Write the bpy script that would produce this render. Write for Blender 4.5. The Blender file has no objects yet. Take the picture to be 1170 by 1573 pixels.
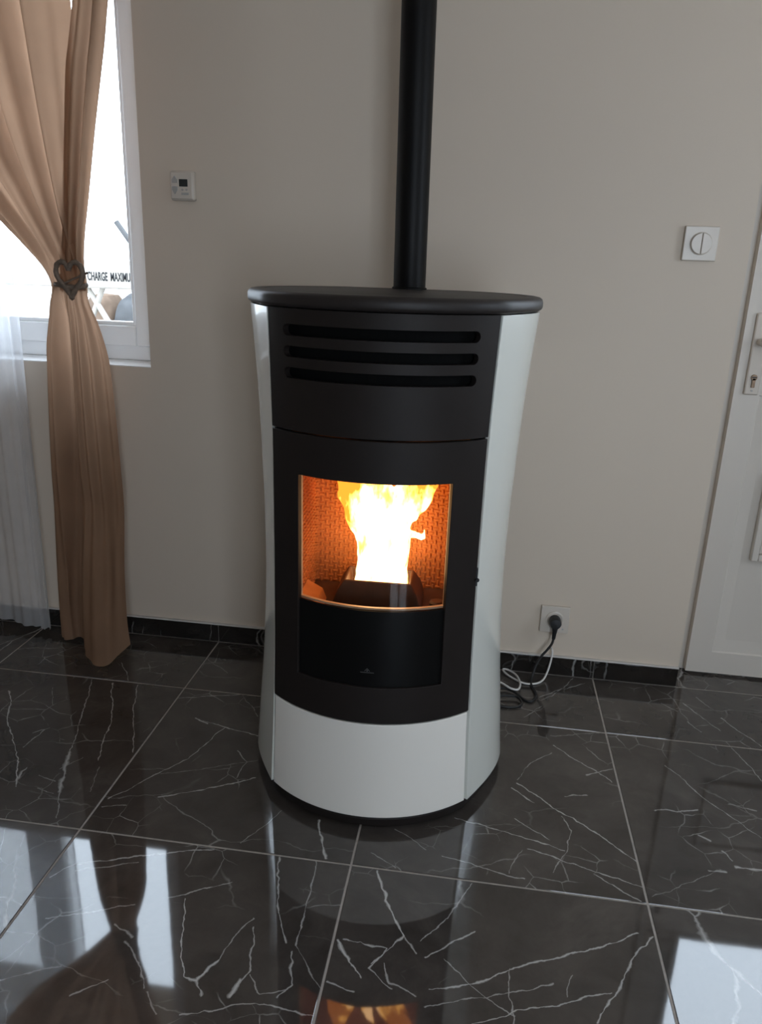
import bpy, bmesh, math, random
from mathutils import Vector, Matrix
random.seed(7)
S = bpy.context.scene
C = bpy.context.collection
PI = math.pi

# ------------------------------------------------------------------ camera
def cam_axes(yaw, pitch, roll):
    f = Vector((math.sin(yaw)*math.cos(pitch), math.cos(yaw)*math.cos(pitch), -math.sin(pitch)))
    r = Vector((math.cos(yaw), -math.sin(yaw), 0)); u = r.cross(f)
    c, s = math.cos(roll), math.sin(roll)
    return r*c + u*s, u*c - r*s, f
cam_d = bpy.data.cameras.new('camera'); cam = bpy.data.objects.new('camera', cam_d); C.objects.link(cam)
_r, _u, _f = cam_axes(-0.1270, 0.3083, 0.0368)
cam.matrix_world = Matrix(((_r.x, _u.x, -_f.x, 0.7996), (_r.y, _u.y, -_f.y, -2.1795), (_r.z, _u.z, -_f.z, 1.1889), (0, 0, 0, 1)))
cam_d.sensor_fit = 'HORIZONTAL'; cam_d.sensor_width = 36.0; cam_d.lens = 36.0*1178.0/1170.0
cam_d.clip_start = 0.02; cam_d.clip_end = 200
S.camera = cam

# ------------------------------------------------------------------ sky, exposure
SKY = 10.0
wd = bpy.data.worlds.new('sky'); S.world = wd; wd.use_nodes = True
bg = wd.node_tree.nodes['Background']; bg.inputs[0].default_value = (0.775, 0.885, 1.02, 1); bg.inputs[1].default_value = SKY
S.view_settings.view_transform = 'Standard'; S.view_settings.look = 'None'
S.view_settings.exposure = 0.0; S.view_settings.gamma = 1.0; S.view_settings.use_curve_mapping = False
S.cycles.use_denoising = True; S.cycles.use_adaptive_sampling = True; S.cycles.adaptive_threshold = 0.015
S.cycles.max_bounces = 8; S.cycles.diffuse_bounces = 4; S.cycles.glossy_bounces = 4; S.cycles.transparent_max_bounces = 16
S.cycles.sample_clamp_indirect = 6.0
S.cycles.caustics_reflective = False; S.cycles.caustics_refractive = False

# window openings (x/y range, z range) shared by walls, frames and the sky portals
WX0, WX1, WZ0, WZ1 = -1.45, -0.186, 0.881, 2.12      # left window in the back wall
DX0, DX1, DZ1 = 1.449, 2.36, 2.08                    # door opening in the back wall
RY0, RY1, RZ0, RZ1 = -1.42, -0.72, 0.82, 2.12        # window in the right wall
FX0, FX1, FZ0, FZ1 = 1.42, 2.62, 0.06, 2.15           # unseen glazed door added behind the camera for fill light
XL, XR, YF, YB, ZC = -2.3, 3.0, -4.6, 0.012, 2.5
def portal(name, loc, rot, sx, sy):
    l = bpy.data.lights.new(name, 'AREA'); l.shape = 'RECTANGLE'; l.size = sx; l.size_y = sy; l.cycles.is_portal = True
    o = bpy.data.objects.new(name, l); C.objects.link(o); o.location = loc; o.rotation_euler = rot
portal('sky_portal', ((WX0+WX1)/2, 0.27, (WZ0+WZ1)/2), (-PI/2, 0, 0), WX1-WX0, WZ1-WZ0)
portal('sky_portal', (1.90, 0.20, 1.46), (-PI/2, 0, 0), 0.56, 0.95)
portal('sky_portal', (XR+0.26, (RY0+RY1)/2, (RZ0+RZ1)/2), (0, PI/2, 0), RZ1-RZ0, RY1-RY0)
portal('sky_portal', ((FX0+FX1)/2, YF-0.26, (FZ0+FZ1)/2), (PI/2, 0, 0), FX1-FX0, FZ1-FZ0)

# ------------------------------------------------------------------ materials
def nmat(name):
    m = bpy.data.materials.new(name); m.use_nodes = True
    nt = m.node_tree; nt.nodes.clear()
    out = nt.nodes.new('ShaderNodeOutputMaterial')
    return m, nt, out
def N(nt, t, **kw):
    n = nt.nodes.new(t)
    for k, v in kw.items():
        if k.startswith('i_'): n.inputs[k[2:].replace('_', ' ')].default_value = v
        else: setattr(n, k, v)
    return n
def ramp(nt, stops, interp='LINEAR'):
    r = nt.nodes.new('ShaderNodeValToRGB'); r.color_ramp.interpolation = interp
    e = r.color_ramp.elements
    while len(e) > 1: e.remove(e[-1])
    e[0].position, e[0].color = stops[0]
    for p, c in stops[1:]:
        x = e.new(p); x.color = c
    return r
def c4(c): return (c[0], c[1], c[2], 1)
def pmat(name, col, rough=0.5, metal=0.0, var=0.06, scale=6.0, bump=0.0, bscale=200.0, coat=0.0, spec=0.5, sheen=0.0):
    m, nt, out = nmat(name)
    b = N(nt, 'ShaderNodeBsdfPrincipled')
    tc = N(nt, 'ShaderNodeTexCoord')
    no = N(nt, 'ShaderNodeTexNoise', i_Scale=scale, i_Detail=4.0)
    nt.links.new(tc.outputs['Object'], no.inputs['Vector'])
    r = ramp(nt, [(0.3, c4([x*(1-var) for x in col])), (0.7, c4([min(1, x*(1+var)) for x in col]))])
    nt.links.new(no.outputs['Fac'], r.inputs[0]); nt.links.new(r.outputs[0], b.inputs['Base Color'])
    b.inputs['Roughness'].default_value = rough; b.inputs['Metallic'].default_value = metal
    b.inputs['Coat Weight'].default_value = coat; b.inputs['Coat Roughness'].default_value = 0.05
    b.inputs['Specular IOR Level'].default_value = spec; b.inputs['Sheen Weight'].default_value = sheen
    if bump > 0:
        n2 = N(nt, 'ShaderNodeTexNoise', i_Scale=bscale, i_Detail=3.0)
        nt.links.new(tc.outputs['Object'], n2.inputs['Vector'])
        bp = N(nt, 'ShaderNodeBump', i_Strength=bump, i_Distance=0.001)
        nt.links.new(n2.outputs['Fac'], bp.inputs['Height']); nt.links.new(bp.outputs[0], b.inputs['Normal'])
    nt.links.new(b.outputs[0], out.inputs[0])
    return m
def thin_glass(name, tint=(1, 1, 1), ior=1.45, rough=0.0):
    m, nt, out = nmat(name)
    t = N(nt, 'ShaderNodeBsdfTransparent'); t.inputs[0].default_value = c4(tint)
    g = N(nt, 'ShaderNodeBsdfGlossy'); g.inputs['Roughness'].default_value = rough
    ge = N(nt, 'ShaderNodeNewGeometry'); io = N(nt, 'ShaderNodeMapRange'); io.inputs['To Min'].default_value = ior; io.inputs['To Max'].default_value = 1.0/ior
    fr = N(nt, 'ShaderNodeFresnel'); nt.links.new(ge.outputs['Backfacing'], io.inputs['Value']); nt.links.new(io.outputs[0], fr.inputs['IOR']); mx = N(nt, 'ShaderNodeMixShader')
    nt.links.new(fr.outputs[0], mx.inputs[0]); nt.links.new(t.outputs[0], mx.inputs[1]); nt.links.new(g.outputs[0], mx.inputs[2])
    nt.links.new(mx.outputs[0], out.inputs[0])
    return m
def cloth(name, col, trans, alpha=1.0, weave=900.0):
    m, nt, out = nmat(name)
    tc = N(nt, 'ShaderNodeTexCoord')
    no = N(nt, 'ShaderNodeTexNoise', i_Scale=9.0, i_Detail=5.0); nt.links.new(tc.outputs['Object'], no.inputs['Vector'])
    r = ramp(nt, [(0.3, c4([x*0.92 for x in col])), (0.7, c4([min(1, x*1.06) for x in col]))]); nt.links.new(no.outputs['Fac'], r.inputs[0])
    n2 = N(nt, 'ShaderNodeTexNoise', i_Scale=weave, i_Detail=2.0); nt.links.new(tc.outputs['Object'], n2.inputs['Vector'])
    bp = N(nt, 'ShaderNodeBump', i_Strength=0.15, i_Distance=0.0006); nt.links.new(n2.outputs['Fac'], bp.inputs['Height'])
    d = N(nt, 'ShaderNodeBsdfDiffuse'); t = N(nt, 'ShaderNodeBsdfTranslucent')
    for s in (d, t):
        nt.links.new(r.outputs[0], s.inputs[0]); nt.links.new(bp.outputs[0], s.inputs['Normal'])
    mx = N(nt, 'ShaderNodeMixShader', i_Fac=trans); nt.links.new(d.outputs[0], mx.inputs[1]); nt.links.new(t.outputs[0], mx.inputs[2])
    last = mx
    if alpha < 1:
        tr = N(nt, 'ShaderNodeBsdfTransparent'); m2 = N(nt, 'ShaderNodeMixShader', i_Fac=alpha)
        nt.links.new(tr.outputs[0], m2.inputs[1]); nt.links.new(mx.outputs[0], m2.inputs[2]); last = m2
    nt.links.new(last.outputs[0], out.inputs[0])
    return m

M = {}
M['wall'] = pmat('wall_paint', (0.655, 0.558, 0.462), 0.55, var=0.015, scale=1.5, bump=0.08, bscale=320)
M['ceiling'] = pmat('ceiling_paint', (0.78, 0.71, 0.63), 0.8, var=0.01)
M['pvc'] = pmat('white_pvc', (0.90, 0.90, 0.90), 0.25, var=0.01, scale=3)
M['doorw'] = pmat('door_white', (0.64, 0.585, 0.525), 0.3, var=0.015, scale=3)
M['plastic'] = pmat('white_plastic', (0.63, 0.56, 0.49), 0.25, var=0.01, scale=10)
M['btn'] = pmat('grey_button', (0.40, 0.38, 0.36), 0.4, var=0.02)
M['lcd'] = pmat('lcd', (0.03, 0.035, 0.035), 0.2, var=0.05)
M['grout'] = pmat('grout', (0.40, 0.36, 0.33), 0.85, var=0.12, scale=60, bump=0.3, bscale=500)
M['caulk'] = pmat('caulk', (0.60, 0.57, 0.54), 0.6, var=0.05, scale=30)
M['iron'] = pmat('black_steel', (0.0170, 0.0130, 0.0118), 0.52, var=0.06, scale=20, bump=0.12, bscale=900, spec=0.22)
M['iron_lid'] = pmat('black_lid', (0.024, 0.0195, 0.0185), 0.45, var=0.08, scale=20, bump=0.15, bscale=900, spec=0.3)
M['flue'] = pmat('flue_black', (0.005, 0.0047, 0.005), 0.45, var=0.1, scale=20, spec=0.16)
M['dark'] = pmat('carcass_black', (0.005, 0.005, 0.005), 0.8, var=0.1, spec=0.05)
M['enamel'] = pmat('white_enamel', (0.75, 0.76, 0.71), 0.22, var=0.012, scale=3, coat=0.6)
M['enamel2'] = pmat('white_enamel_front', (0.91, 0.875, 0.82), 0.42, var=0.012, scale=3, coat=0.1)
M['blackglass'] = pmat('painted_glass', (0.006, 0.006, 0.006), 0.35, var=0.1, spec=0.15)
M['mark'] = pmat('printed_mark', (0.11, 0.11, 0.11), 0.4, var=0.05)
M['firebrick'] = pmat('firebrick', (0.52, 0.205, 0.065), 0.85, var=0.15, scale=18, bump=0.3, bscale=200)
M['pot'] = pmat('burn_pot_iron', (0.075, 0.035, 0.02), 0.6, var=0.2, scale=30)
M['liner'] = pmat('steel_liner', (0.55, 0.42, 0.32), 0.35, var=0.1, scale=20)
M['rubber'] = pmat('black_rubber', (0.010, 0.010, 0.011), 0.45, var=0.1, scale=40)
M['wcable'] = pmat('white_cable', (0.72, 0.70, 0.68), 0.35, var=0.03, scale=30)
M['brass'] = pmat('old_brass', (0.22, 0.15, 0.10), 0.35, metal=0.8, var=0.2, scale=60)
M['keyhole'] = pmat('keyhole_dark', (0.02, 0.015, 0.012), 0.5)
M['glass'] = thin_glass('clear_glass', (0.97, 0.98, 0.98))
M['stoveglass'] = thin_glass('stove_glass', (0.92, 0.88, 0.84), 1.4)
M['curtain'] = cloth('brown_curtain', (0.37, 0.228, 0.148), 0.46)
M['cord'] = pmat('tieback_cord', (0.16, 0.115, 0.085), 0.7, var=0.25, scale=120, bump=0.6, bscale=400)
M['sheer'] = cloth('white_sheer', (0.86, 0.87, 0.90), 0.5, alpha=0.55)
M['chrome'] = pmat('rod_steel', (0.35, 0.34, 0.33), 0.3, metal=1.0, var=0.05)
M['concrete'] = pmat('outdoor_concrete', (0.30, 0.29, 0.27), 0.9, var=0.15, scale=3)
M['gantry'] = pmat('gantry_cream', (0.30, 0.285, 0.26), 0.9, var=0.05, spec=0.0)
M['letters'] = pmat('letter_paint', (0.024, 0.025, 0.028), 0.8, var=0.1, scale=40, spec=0.0)
M['tan'] = pmat('tan_canvas', (0.135, 0.098, 0.074), 0.9, var=0.35, scale=9, spec=0.0)
M['greyvan'] = pmat('grey_sheet', (0.074, 0.076, 0.079), 0.9, var=0.3, scale=8, spec=0.0)
M['eave'] = pmat('eave_board', (0.30, 0.24, 0.19), 0.8, var=0.1)

def stone(name, scale_seed=0.0, hero=None, ground=1.0):
    """polished dark brown marble-look tile: cloudy ground, crackled white veins; every tile shifts the pattern"""
    m, nt, out = nmat(name); L = nt.links.new
    b = N(nt, 'ShaderNodeBsdfPrincipled'); tc = N(nt, 'ShaderNodeTexCoord'); oi = N(nt, 'ShaderNodeObjectInfo')
    sh = N(nt, 'ShaderNodeVectorMath', operation='SCALE'); cmb = N(nt, 'ShaderNodeCombineXYZ')
    mm = N(nt, 'ShaderNodeMath', operation='MULTIPLY_ADD'); mm.inputs[1].default_value = 37.0; mm.inputs[2].default_value = scale_seed
    L(oi.outputs['Random'], mm.inputs[0]); L(mm.outputs[0], cmb.inputs[0]); L(mm.outputs[0], cmb.inputs[1]); L(oi.outputs['Random'], cmb.inputs[2])
    P = N(nt, 'ShaderNodeVectorMath', operation='ADD'); L(tc.outputs['Object'], P.inputs[0]); L(cmb.outputs[0], P.inputs[1])
    def warp(vec, sc, amt, det=4.0):
        n = N(nt, 'ShaderNodeTexNoise', i_Scale=sc, i_Detail=det); L(vec, n.inputs['Vector'])
        s = N(nt, 'ShaderNodeVectorMath', operation='SUBTRACT'); L(n.outputs['Color'], s.inputs[0]); s.inputs[1].default_value = (0.5, 0.5, 0.5)
        k = N(nt, 'ShaderNodeVectorMath', operation='SCALE'); k.inputs['Scale'].default_value = amt; L(s.outputs[0], k.inputs[0])
        a = N(nt, 'ShaderNodeVectorMath', operation='ADD'); L(vec, a.inputs[0]); L(k.outputs[0], a.inputs[1])
        return a.outputs[0]
    cloud = N(nt, 'ShaderNodeTexNoise', i_Scale=5.0, i_Detail=8.0, i_Roughness=0.65); L(warp(P.outputs[0], 3.0, 0.3), cloud.inputs['Vector'])
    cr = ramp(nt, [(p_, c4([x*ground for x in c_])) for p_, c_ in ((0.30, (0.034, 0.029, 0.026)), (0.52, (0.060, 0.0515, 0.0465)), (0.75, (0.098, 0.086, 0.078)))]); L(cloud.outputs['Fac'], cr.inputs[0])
    def vein(sc, rot, stretch, w, warpamt, maskscale, m0, m1, wsc=14.0):
        mp = N(nt, 'ShaderNodeMapping'); mp.inputs['Rotation'].default_value = (0, 0, rot); mp.inputs['Scale'].default_value = stretch
        L(warp(warp(P.outputs[0], 2.5, warpamt*3), wsc, warpamt), mp.inputs['Vector'])
        v = N(nt, 'ShaderNodeTexVoronoi', feature='DISTANCE_TO_EDGE', i_Scale=sc); v.voronoi_dimensions = '2D'; L(mp.outputs[0], v.inputs['Vector'])
        wn = N(nt, 'ShaderNodeTexNoise', i_Scale=22.0, i_Detail=3.0); L(P.outputs[0], wn.inputs['Vector'])
        wr = N(nt, 'ShaderNodeMapRange'); wr.inputs['From Min'].default_value = 0.35; wr.inputs['From Max'].default_value = 0.75
        wr.inputs['To Min'].default_value = w*0.45; wr.inputs['To Max'].default_value = w*2.2; L(wn.outputs['Fac'], wr.inputs['Value'])
        mr = N(nt, 'ShaderNodeMapRange'); mr.inputs['To Min'].default_value = 1; mr.inputs['To Max'].default_value = 0; mr.inputs['From Min'].default_value = 0.0
        L(v.outputs['Distance'], mr.inputs['Value']); L(wr.outputs[0], mr.inputs['From Max'])
        mk = N(nt, 'ShaderNodeTexNoise', i_Scale=maskscale, i_Detail=3.0); L(warp(P.outputs[0], 1.0, 0.9), mk.inputs['Vector'])
        mkr = N(nt, 'ShaderNodeMapRange'); mkr.inputs['From Min'].default_value = m0; mkr.inputs['From Max'].default_value = m1; L(mk.outputs['Fac'], mkr.inputs['Value'])
        mu = N(nt, 'ShaderNodeMath', operation='MULTIPLY'); L(mr.outputs[0], mu.inputs[0]); L(mkr.outputs[0], mu.inputs[1])
        return mu.outputs[0]
    layers = [(vein(2.6, 0.5, (1, 0.55, 1), 0.0085, 0.05, 3.0, 0.44, 0.58), 0.6 if not hero else 0.0),
              (vein(5.5, -0.7, (0.45, 1, 1), 0.009, 0.045, 4.0, 0.50, 0.64), 0.5 if not hero else 0.28),
              (vein(14.0, 0.2, (1, 1, 1), 0.020, 0.03, 5.0, 0.55, 0.68), 0.5)]
    acc = None
    for s, k in layers:
        mu = N(nt, 'ShaderNodeMath', operation='MULTIPLY'); mu.inputs[1].default_value = k; L(s, mu.inputs[0])
        if acc is None: acc = mu.outputs[0]
        else:
            mx = N(nt, 'ShaderNodeMath', operation='MAXIMUM'); L(acc, mx.inputs[0]); L(mu.outputs[0], mx.inputs[1]); acc = mx.outputs[0]
    if hero:
        hp = warp(warp(tc.outputs['Object'], 9.0, 0.030, 3.0), 45.0, 0.010, 3.0)
        wn = N(nt, 'ShaderNodeTexNoise', i_Scale=38.0, i_Detail=3.0); L(tc.outputs['Object'], wn.inputs['Vector'])
        wv = N(nt, 'ShaderNodeMapRange'); wv.inputs['From Min'].default_value = 0.35; wv.inputs['From Max'].default_value = 0.72
        wv.inputs['To Min'].default_value = 0.35; wv.inputs['To Max'].default_value = 1.9; L(wn.outputs['Fac'], wv.inputs['Value'])
        for (x0, y0, x1, y1, w, k) in hero:
            d = Vector((x1-x0, y1-y0, 0)); l2 = d.length_squared
            s = N(nt, 'ShaderNodeVectorMath', operation='SUBTRACT'); L(hp, s.inputs[0]); s.inputs[1].default_value = (x0, y0, 0)
            dt = N(nt, 'ShaderNodeVectorMath', operation='DOT_PRODUCT'); L(s.outputs[0], dt.inputs[0]); dt.inputs[1].default_value = d/l2
            cl = N(nt, 'ShaderNodeClamp'); L(dt.outputs['Value'], cl.inputs[0])
            sc = N(nt, 'ShaderNodeVectorMath', operation='SCALE'); sc.inputs[0].default_value = d; L(cl.outputs[0], sc.inputs['Scale'])
            df = N(nt, 'ShaderNodeVectorMath', operation='SUBTRACT'); L(s.outputs[0], df.inputs[0]); L(sc.outputs[0], df.inputs[1])
            fl = N(nt, 'ShaderNodeVectorMath', operation='MULTIPLY'); L(df.outputs[0], fl.inputs[0]); fl.inputs[1].default_value = (1, 1, 0)
            ln = N(nt, 'ShaderNodeVectorMath', operation='LENGTH'); L(fl.outputs[0], ln.inputs[0])
            wd_ = N(nt, 'ShaderNodeMath', operation='MULTIPLY'); L(wv.outputs[0], wd_.inputs[0]); wd_.inputs[1].default_value = w*1.25
            mr = N(nt, 'ShaderNodeMapRange'); mr.inputs['To Min'].default_value = min(0.95, k*1.25); mr.inputs['To Max'].default_value = 0; mr.inputs['From Min'].default_value = 0.0
            L(ln.outputs['Value'], mr.inputs['Value']); L(wd_.outputs[0], mr.inputs['From Max'])
            mx = N(nt, 'ShaderNodeMath', operation='MAXIMUM'); L(acc, mx.inputs[0]); L(mr.outputs[0], mx.inputs[1]); acc = mx.outputs[0]
    mix = N(nt, 'ShaderNodeMix', data_type='RGBA'); L(acc, mix.inputs['Factor']); L(cr.outputs[0], mix.inputs['A']); mix.inputs['B'].default_value = (0.62, 0.61, 0.60, 1)
    L(mix.outputs['Result'], b.inputs['Base Color'])
    b.inputs['Roughness'].default_value = 0.04; b.inputs['Specular IOR Level'].default_value = 0.75
    n3 = N(nt, 'ShaderNodeTexNoise', i_Scale=7.0, i_Detail=2.0); L(P.outputs[0], n3.inputs['Vector'])
    bp = N(nt, 'ShaderNodeBump', i_Strength=0.05, i_Distance=0.004); L(n3.outputs['Fac'], bp.inputs['Height']); L(bp.outputs[0], b.inputs['Normal'])
    L(b.outputs[0], out.inputs[0])
    return m
M['tile'] = stone('dark_marble')
M['skirt_tile'] = stone('shaded_marble', 1.7, ground=0.32)  # floor marble again, with the skirting's shade painted in as a darker ground

# ------------------------------------------------------------------ mesh helpers
class MB:
    def __init__(s): s.v = []; s.f = []
    def add(s, vs, fs):
        o = len(s.v); s.v += [tuple(v) for v in vs]; s.f += [[i+o for i in f] for f in fs]; return s
    def box(s, x0, x1, y0, y1, z0, z1):
        return s.add([(x0,y0,z0),(x1,y0,z0),(x1,y1,z0),(x0,y1,z0),(x0,y0,z1),(x1,y0,z1),(x1,y1,z1),(x0,y1,z1)],
                     [(0,3,2,1),(4,5,6,7),(0,1,5,4),(1,2,6,5),(2,3,7,6),(3,0,4,7)])
    def loft(s, rings, cap=True, closed=True):
        n = len(rings[0]); vs = [p for r in rings for p in r]; fs = []
        for i in range(len(rings)-1):
            for j in range(n if closed else n-1):
                k = (j+1) % n; fs.append((i*n+j, i*n+k, (i+1)*n+k, (i+1)*n+j))
        if cap:
            fs.append(tuple(range(n-1, -1, -1))); fs.append(tuple(range((len(rings)-1)*n, len(rings)*n)))
        return s.add(vs, fs)
    def tube(s, pts, r, n=10, cap=True):
        pts = [Vector(p) for p in pts]; rings = []; prev = None
        for i, p in enumerate(pts):
            t = (pts[min(i+1, len(pts)-1)] - pts[max(i-1, 0)]).normalized()
            if prev is None:
                a = t.orthogonal().normalized()
            else:
                a = (prev - t*prev.dot(t)); a = a.normalized() if a.length > 1e-6 else t.orthogonal().normalized()
            prev = a; b = t.cross(a); rr = r[i] if isinstance(r, (list, tuple)) else r
            rings.append([p + (a*math.cos(2*PI*k/n) + b*math.sin(2*PI*k/n))*rr for k in range(n)])
        return s.loft(rings, cap)
    def lathe(s, prof, c=(0,0,0), axis='Z', n=32):
        rings = []
        for r, h in prof:
            ring = []
            for k in range(n):
                a = 2*PI*k/n; x, y = r*math.cos(a), r*math.sin(a)
                ring.append((c[0]+x, c[1]+y, c[2]+h) if axis == 'Z' else (c[0]+x, c[1]-h, c[2]+y))
            rings.append(ring)
        return s.loft(rings)
def fix_normals(me):
    bm = bmesh.new(); bm.from_mesh(me); bmesh.ops.recalc_face_normals(bm, faces=bm.faces); bm.to_mesh(me); bm.free()
def obj(name, mb, mat, parent=None, smooth=False, bevel=0.0, seg=2, fix=True, angle=40):
    me = bpy.data.meshes.new(name); me.from_pydata(mb.v, [], mb.f); me.update()
    if fix: fix_normals(me)
    me.materials.append(M[mat] if isinstance(mat, str) else mat)
    o = bpy.data.objects.new(name, me); C.objects.link(o); o.parent = parent
    if bevel:
        b = o.modifiers.new('bevel', 'BEVEL'); b.width = bevel; b.segments = seg; b.limit_method = 'ANGLE'; b.angle_limit = math.radians(35)
    if smooth or bevel:
        for p in me.polygons: p.use_smooth = True
        try: me.set_sharp_from_angle(angle=math.radians(angle))
        except Exception: pass
    return o
def empty(name, loc=(0,0,0)):
    o = bpy.data.objects.new(name, None); C.objects.link(o); o.location = loc; o.empty_display_size = 0.1; return o
def tag(o, label=None, cat=None, group=None, kind=None):
    for k, v in (('label', label), ('category', cat), ('group', group), ('kind', kind)):
        if v: o[k] = v
    return o
def B(*a): return MB().box(*a)
def smooth_path(pts, n=8):
    pts = [Vector(p) for p in pts]; out = []
    for i in range(len(pts)-1):
        p0, p1, p2, p3 = pts[max(i-1,0)], pts[i], pts[i+1], pts[min(i+2, len(pts)-1)]
        for k in range(n):
            t = k/n
            out.append(0.5*((2*p1)+(p2-p0)*t+(2*p0-5*p1+4*p2-p3)*t*t+(3*p1-p0-3*p2+p3)*t**3))
    out.append(pts[-1]); return out
def lerp_table(tab, z):
    if z <= tab[0][0]: return tab[0][1]
    for (a, va), (b, vb) in zip(tab, tab[1:]):
        if z <= b:
            t = (z-a)/(b-a); return va + (vb-va)*t
    return tab[-1][1]
def cr_table(tab, z):
    """smooth (Catmull-Rom like, monotone enough) table lookup"""
    if z <= tab[0][0]: return tab[0][1]
    if z >= tab[-1][0]: return tab[-1][1]
    for i in range(len(tab)-1):
        a, va = tab[i]; b, vb = tab[i+1]
        if z <= b:
            m0 = (vb-tab[i-1][1])/(b-tab[i-1][0]) if i > 0 else (vb-va)/(b-a)
            m1 = (tab[i+2][1]-va)/(tab[i+2][0]-a) if i+2 < len(tab) else (vb-va)/(b-a)
            t = (z-a)/(b-a); h = b-a
            return (2*t**3-3*t*t+1)*va + (t**3-2*t*t+t)*h*m0 + (-2*t**3+3*t*t)*vb + (t**3-t*t)*h*m1

# ------------------------------------------------------------------ the room
TH = 0.26
w = MB()
zs = ZC
w.box(XL-TH, WX0, YB, YB+TH, -0.05, zs); w.box(WX0, WX1, YB, YB+TH, -0.05, WZ0); w.box(WX0, WX1, YB, YB+TH, WZ1, zs)
w.box(WX1, DX0, YB, YB+TH, -0.05, zs); w.box(DX0, DX1, YB, YB+TH, DZ1, zs); w.box(DX1, XR+TH, YB, YB+TH, -0.05, zs)
tag(obj('wall_back', w, 'wall'), 'off-white painted wall behind the stove, with window and door openings', 'wall', kind='structure')
w = MB()
w.box(XR, XR+TH, YF-TH, RY0, -0.05, zs)
w.box(XR, XR+TH, RY1, YB, -0.05, zs); w.box(XR, XR+TH, RY0, RY1, -0.05, RZ0); w.box(XR, XR+TH, RY0, RY1, RZ1, zs)
tag(obj('wall_right', w, 'wall'), 'off-white painted wall right of the white door', 'wall', kind='structure')
tag(obj('wall_left', B(XL-TH, XL, YF-TH, YB, -0.05, zs), 'wall'), 'off-white painted wall left of the window', 'wall', kind='structure')
w = MB()
w.box(XL, FX0, YF-TH, YF, -0.05, zs); w.box(FX1, XR, YF-TH, YF, -0.05, zs); w.box(FX0, FX1, YF-TH, YF, -0.05, FZ0); w.box(FX0, FX1, YF-TH, YF, FZ1, zs)
tag(obj('wall_front', w, 'wall'), 'off-white painted wall opposite the stove', 'wall', kind='structure')
tag(obj('ceiling', B(XL-TH, XR+TH, YF-TH, YB+TH, zs, zs+0.15), 'ceiling'), 'white painted ceiling over the room', 'ceiling', kind='structure')

# floor: grout bed and single tiles
floor = tag(obj('floor', B(XL, XR, YF, YB, -0.05, -0.0012), 'grout'), 'grey grout bed under polished dark marble tiles', 'floor', kind='structure')
obj('threshold_bed', B(DX0, DX1, YB, 0.17, -0.05, -0.0012), 'grout', floor)
TS, JY, GAP = 0.6, -0.8934, 0.0046
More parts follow.
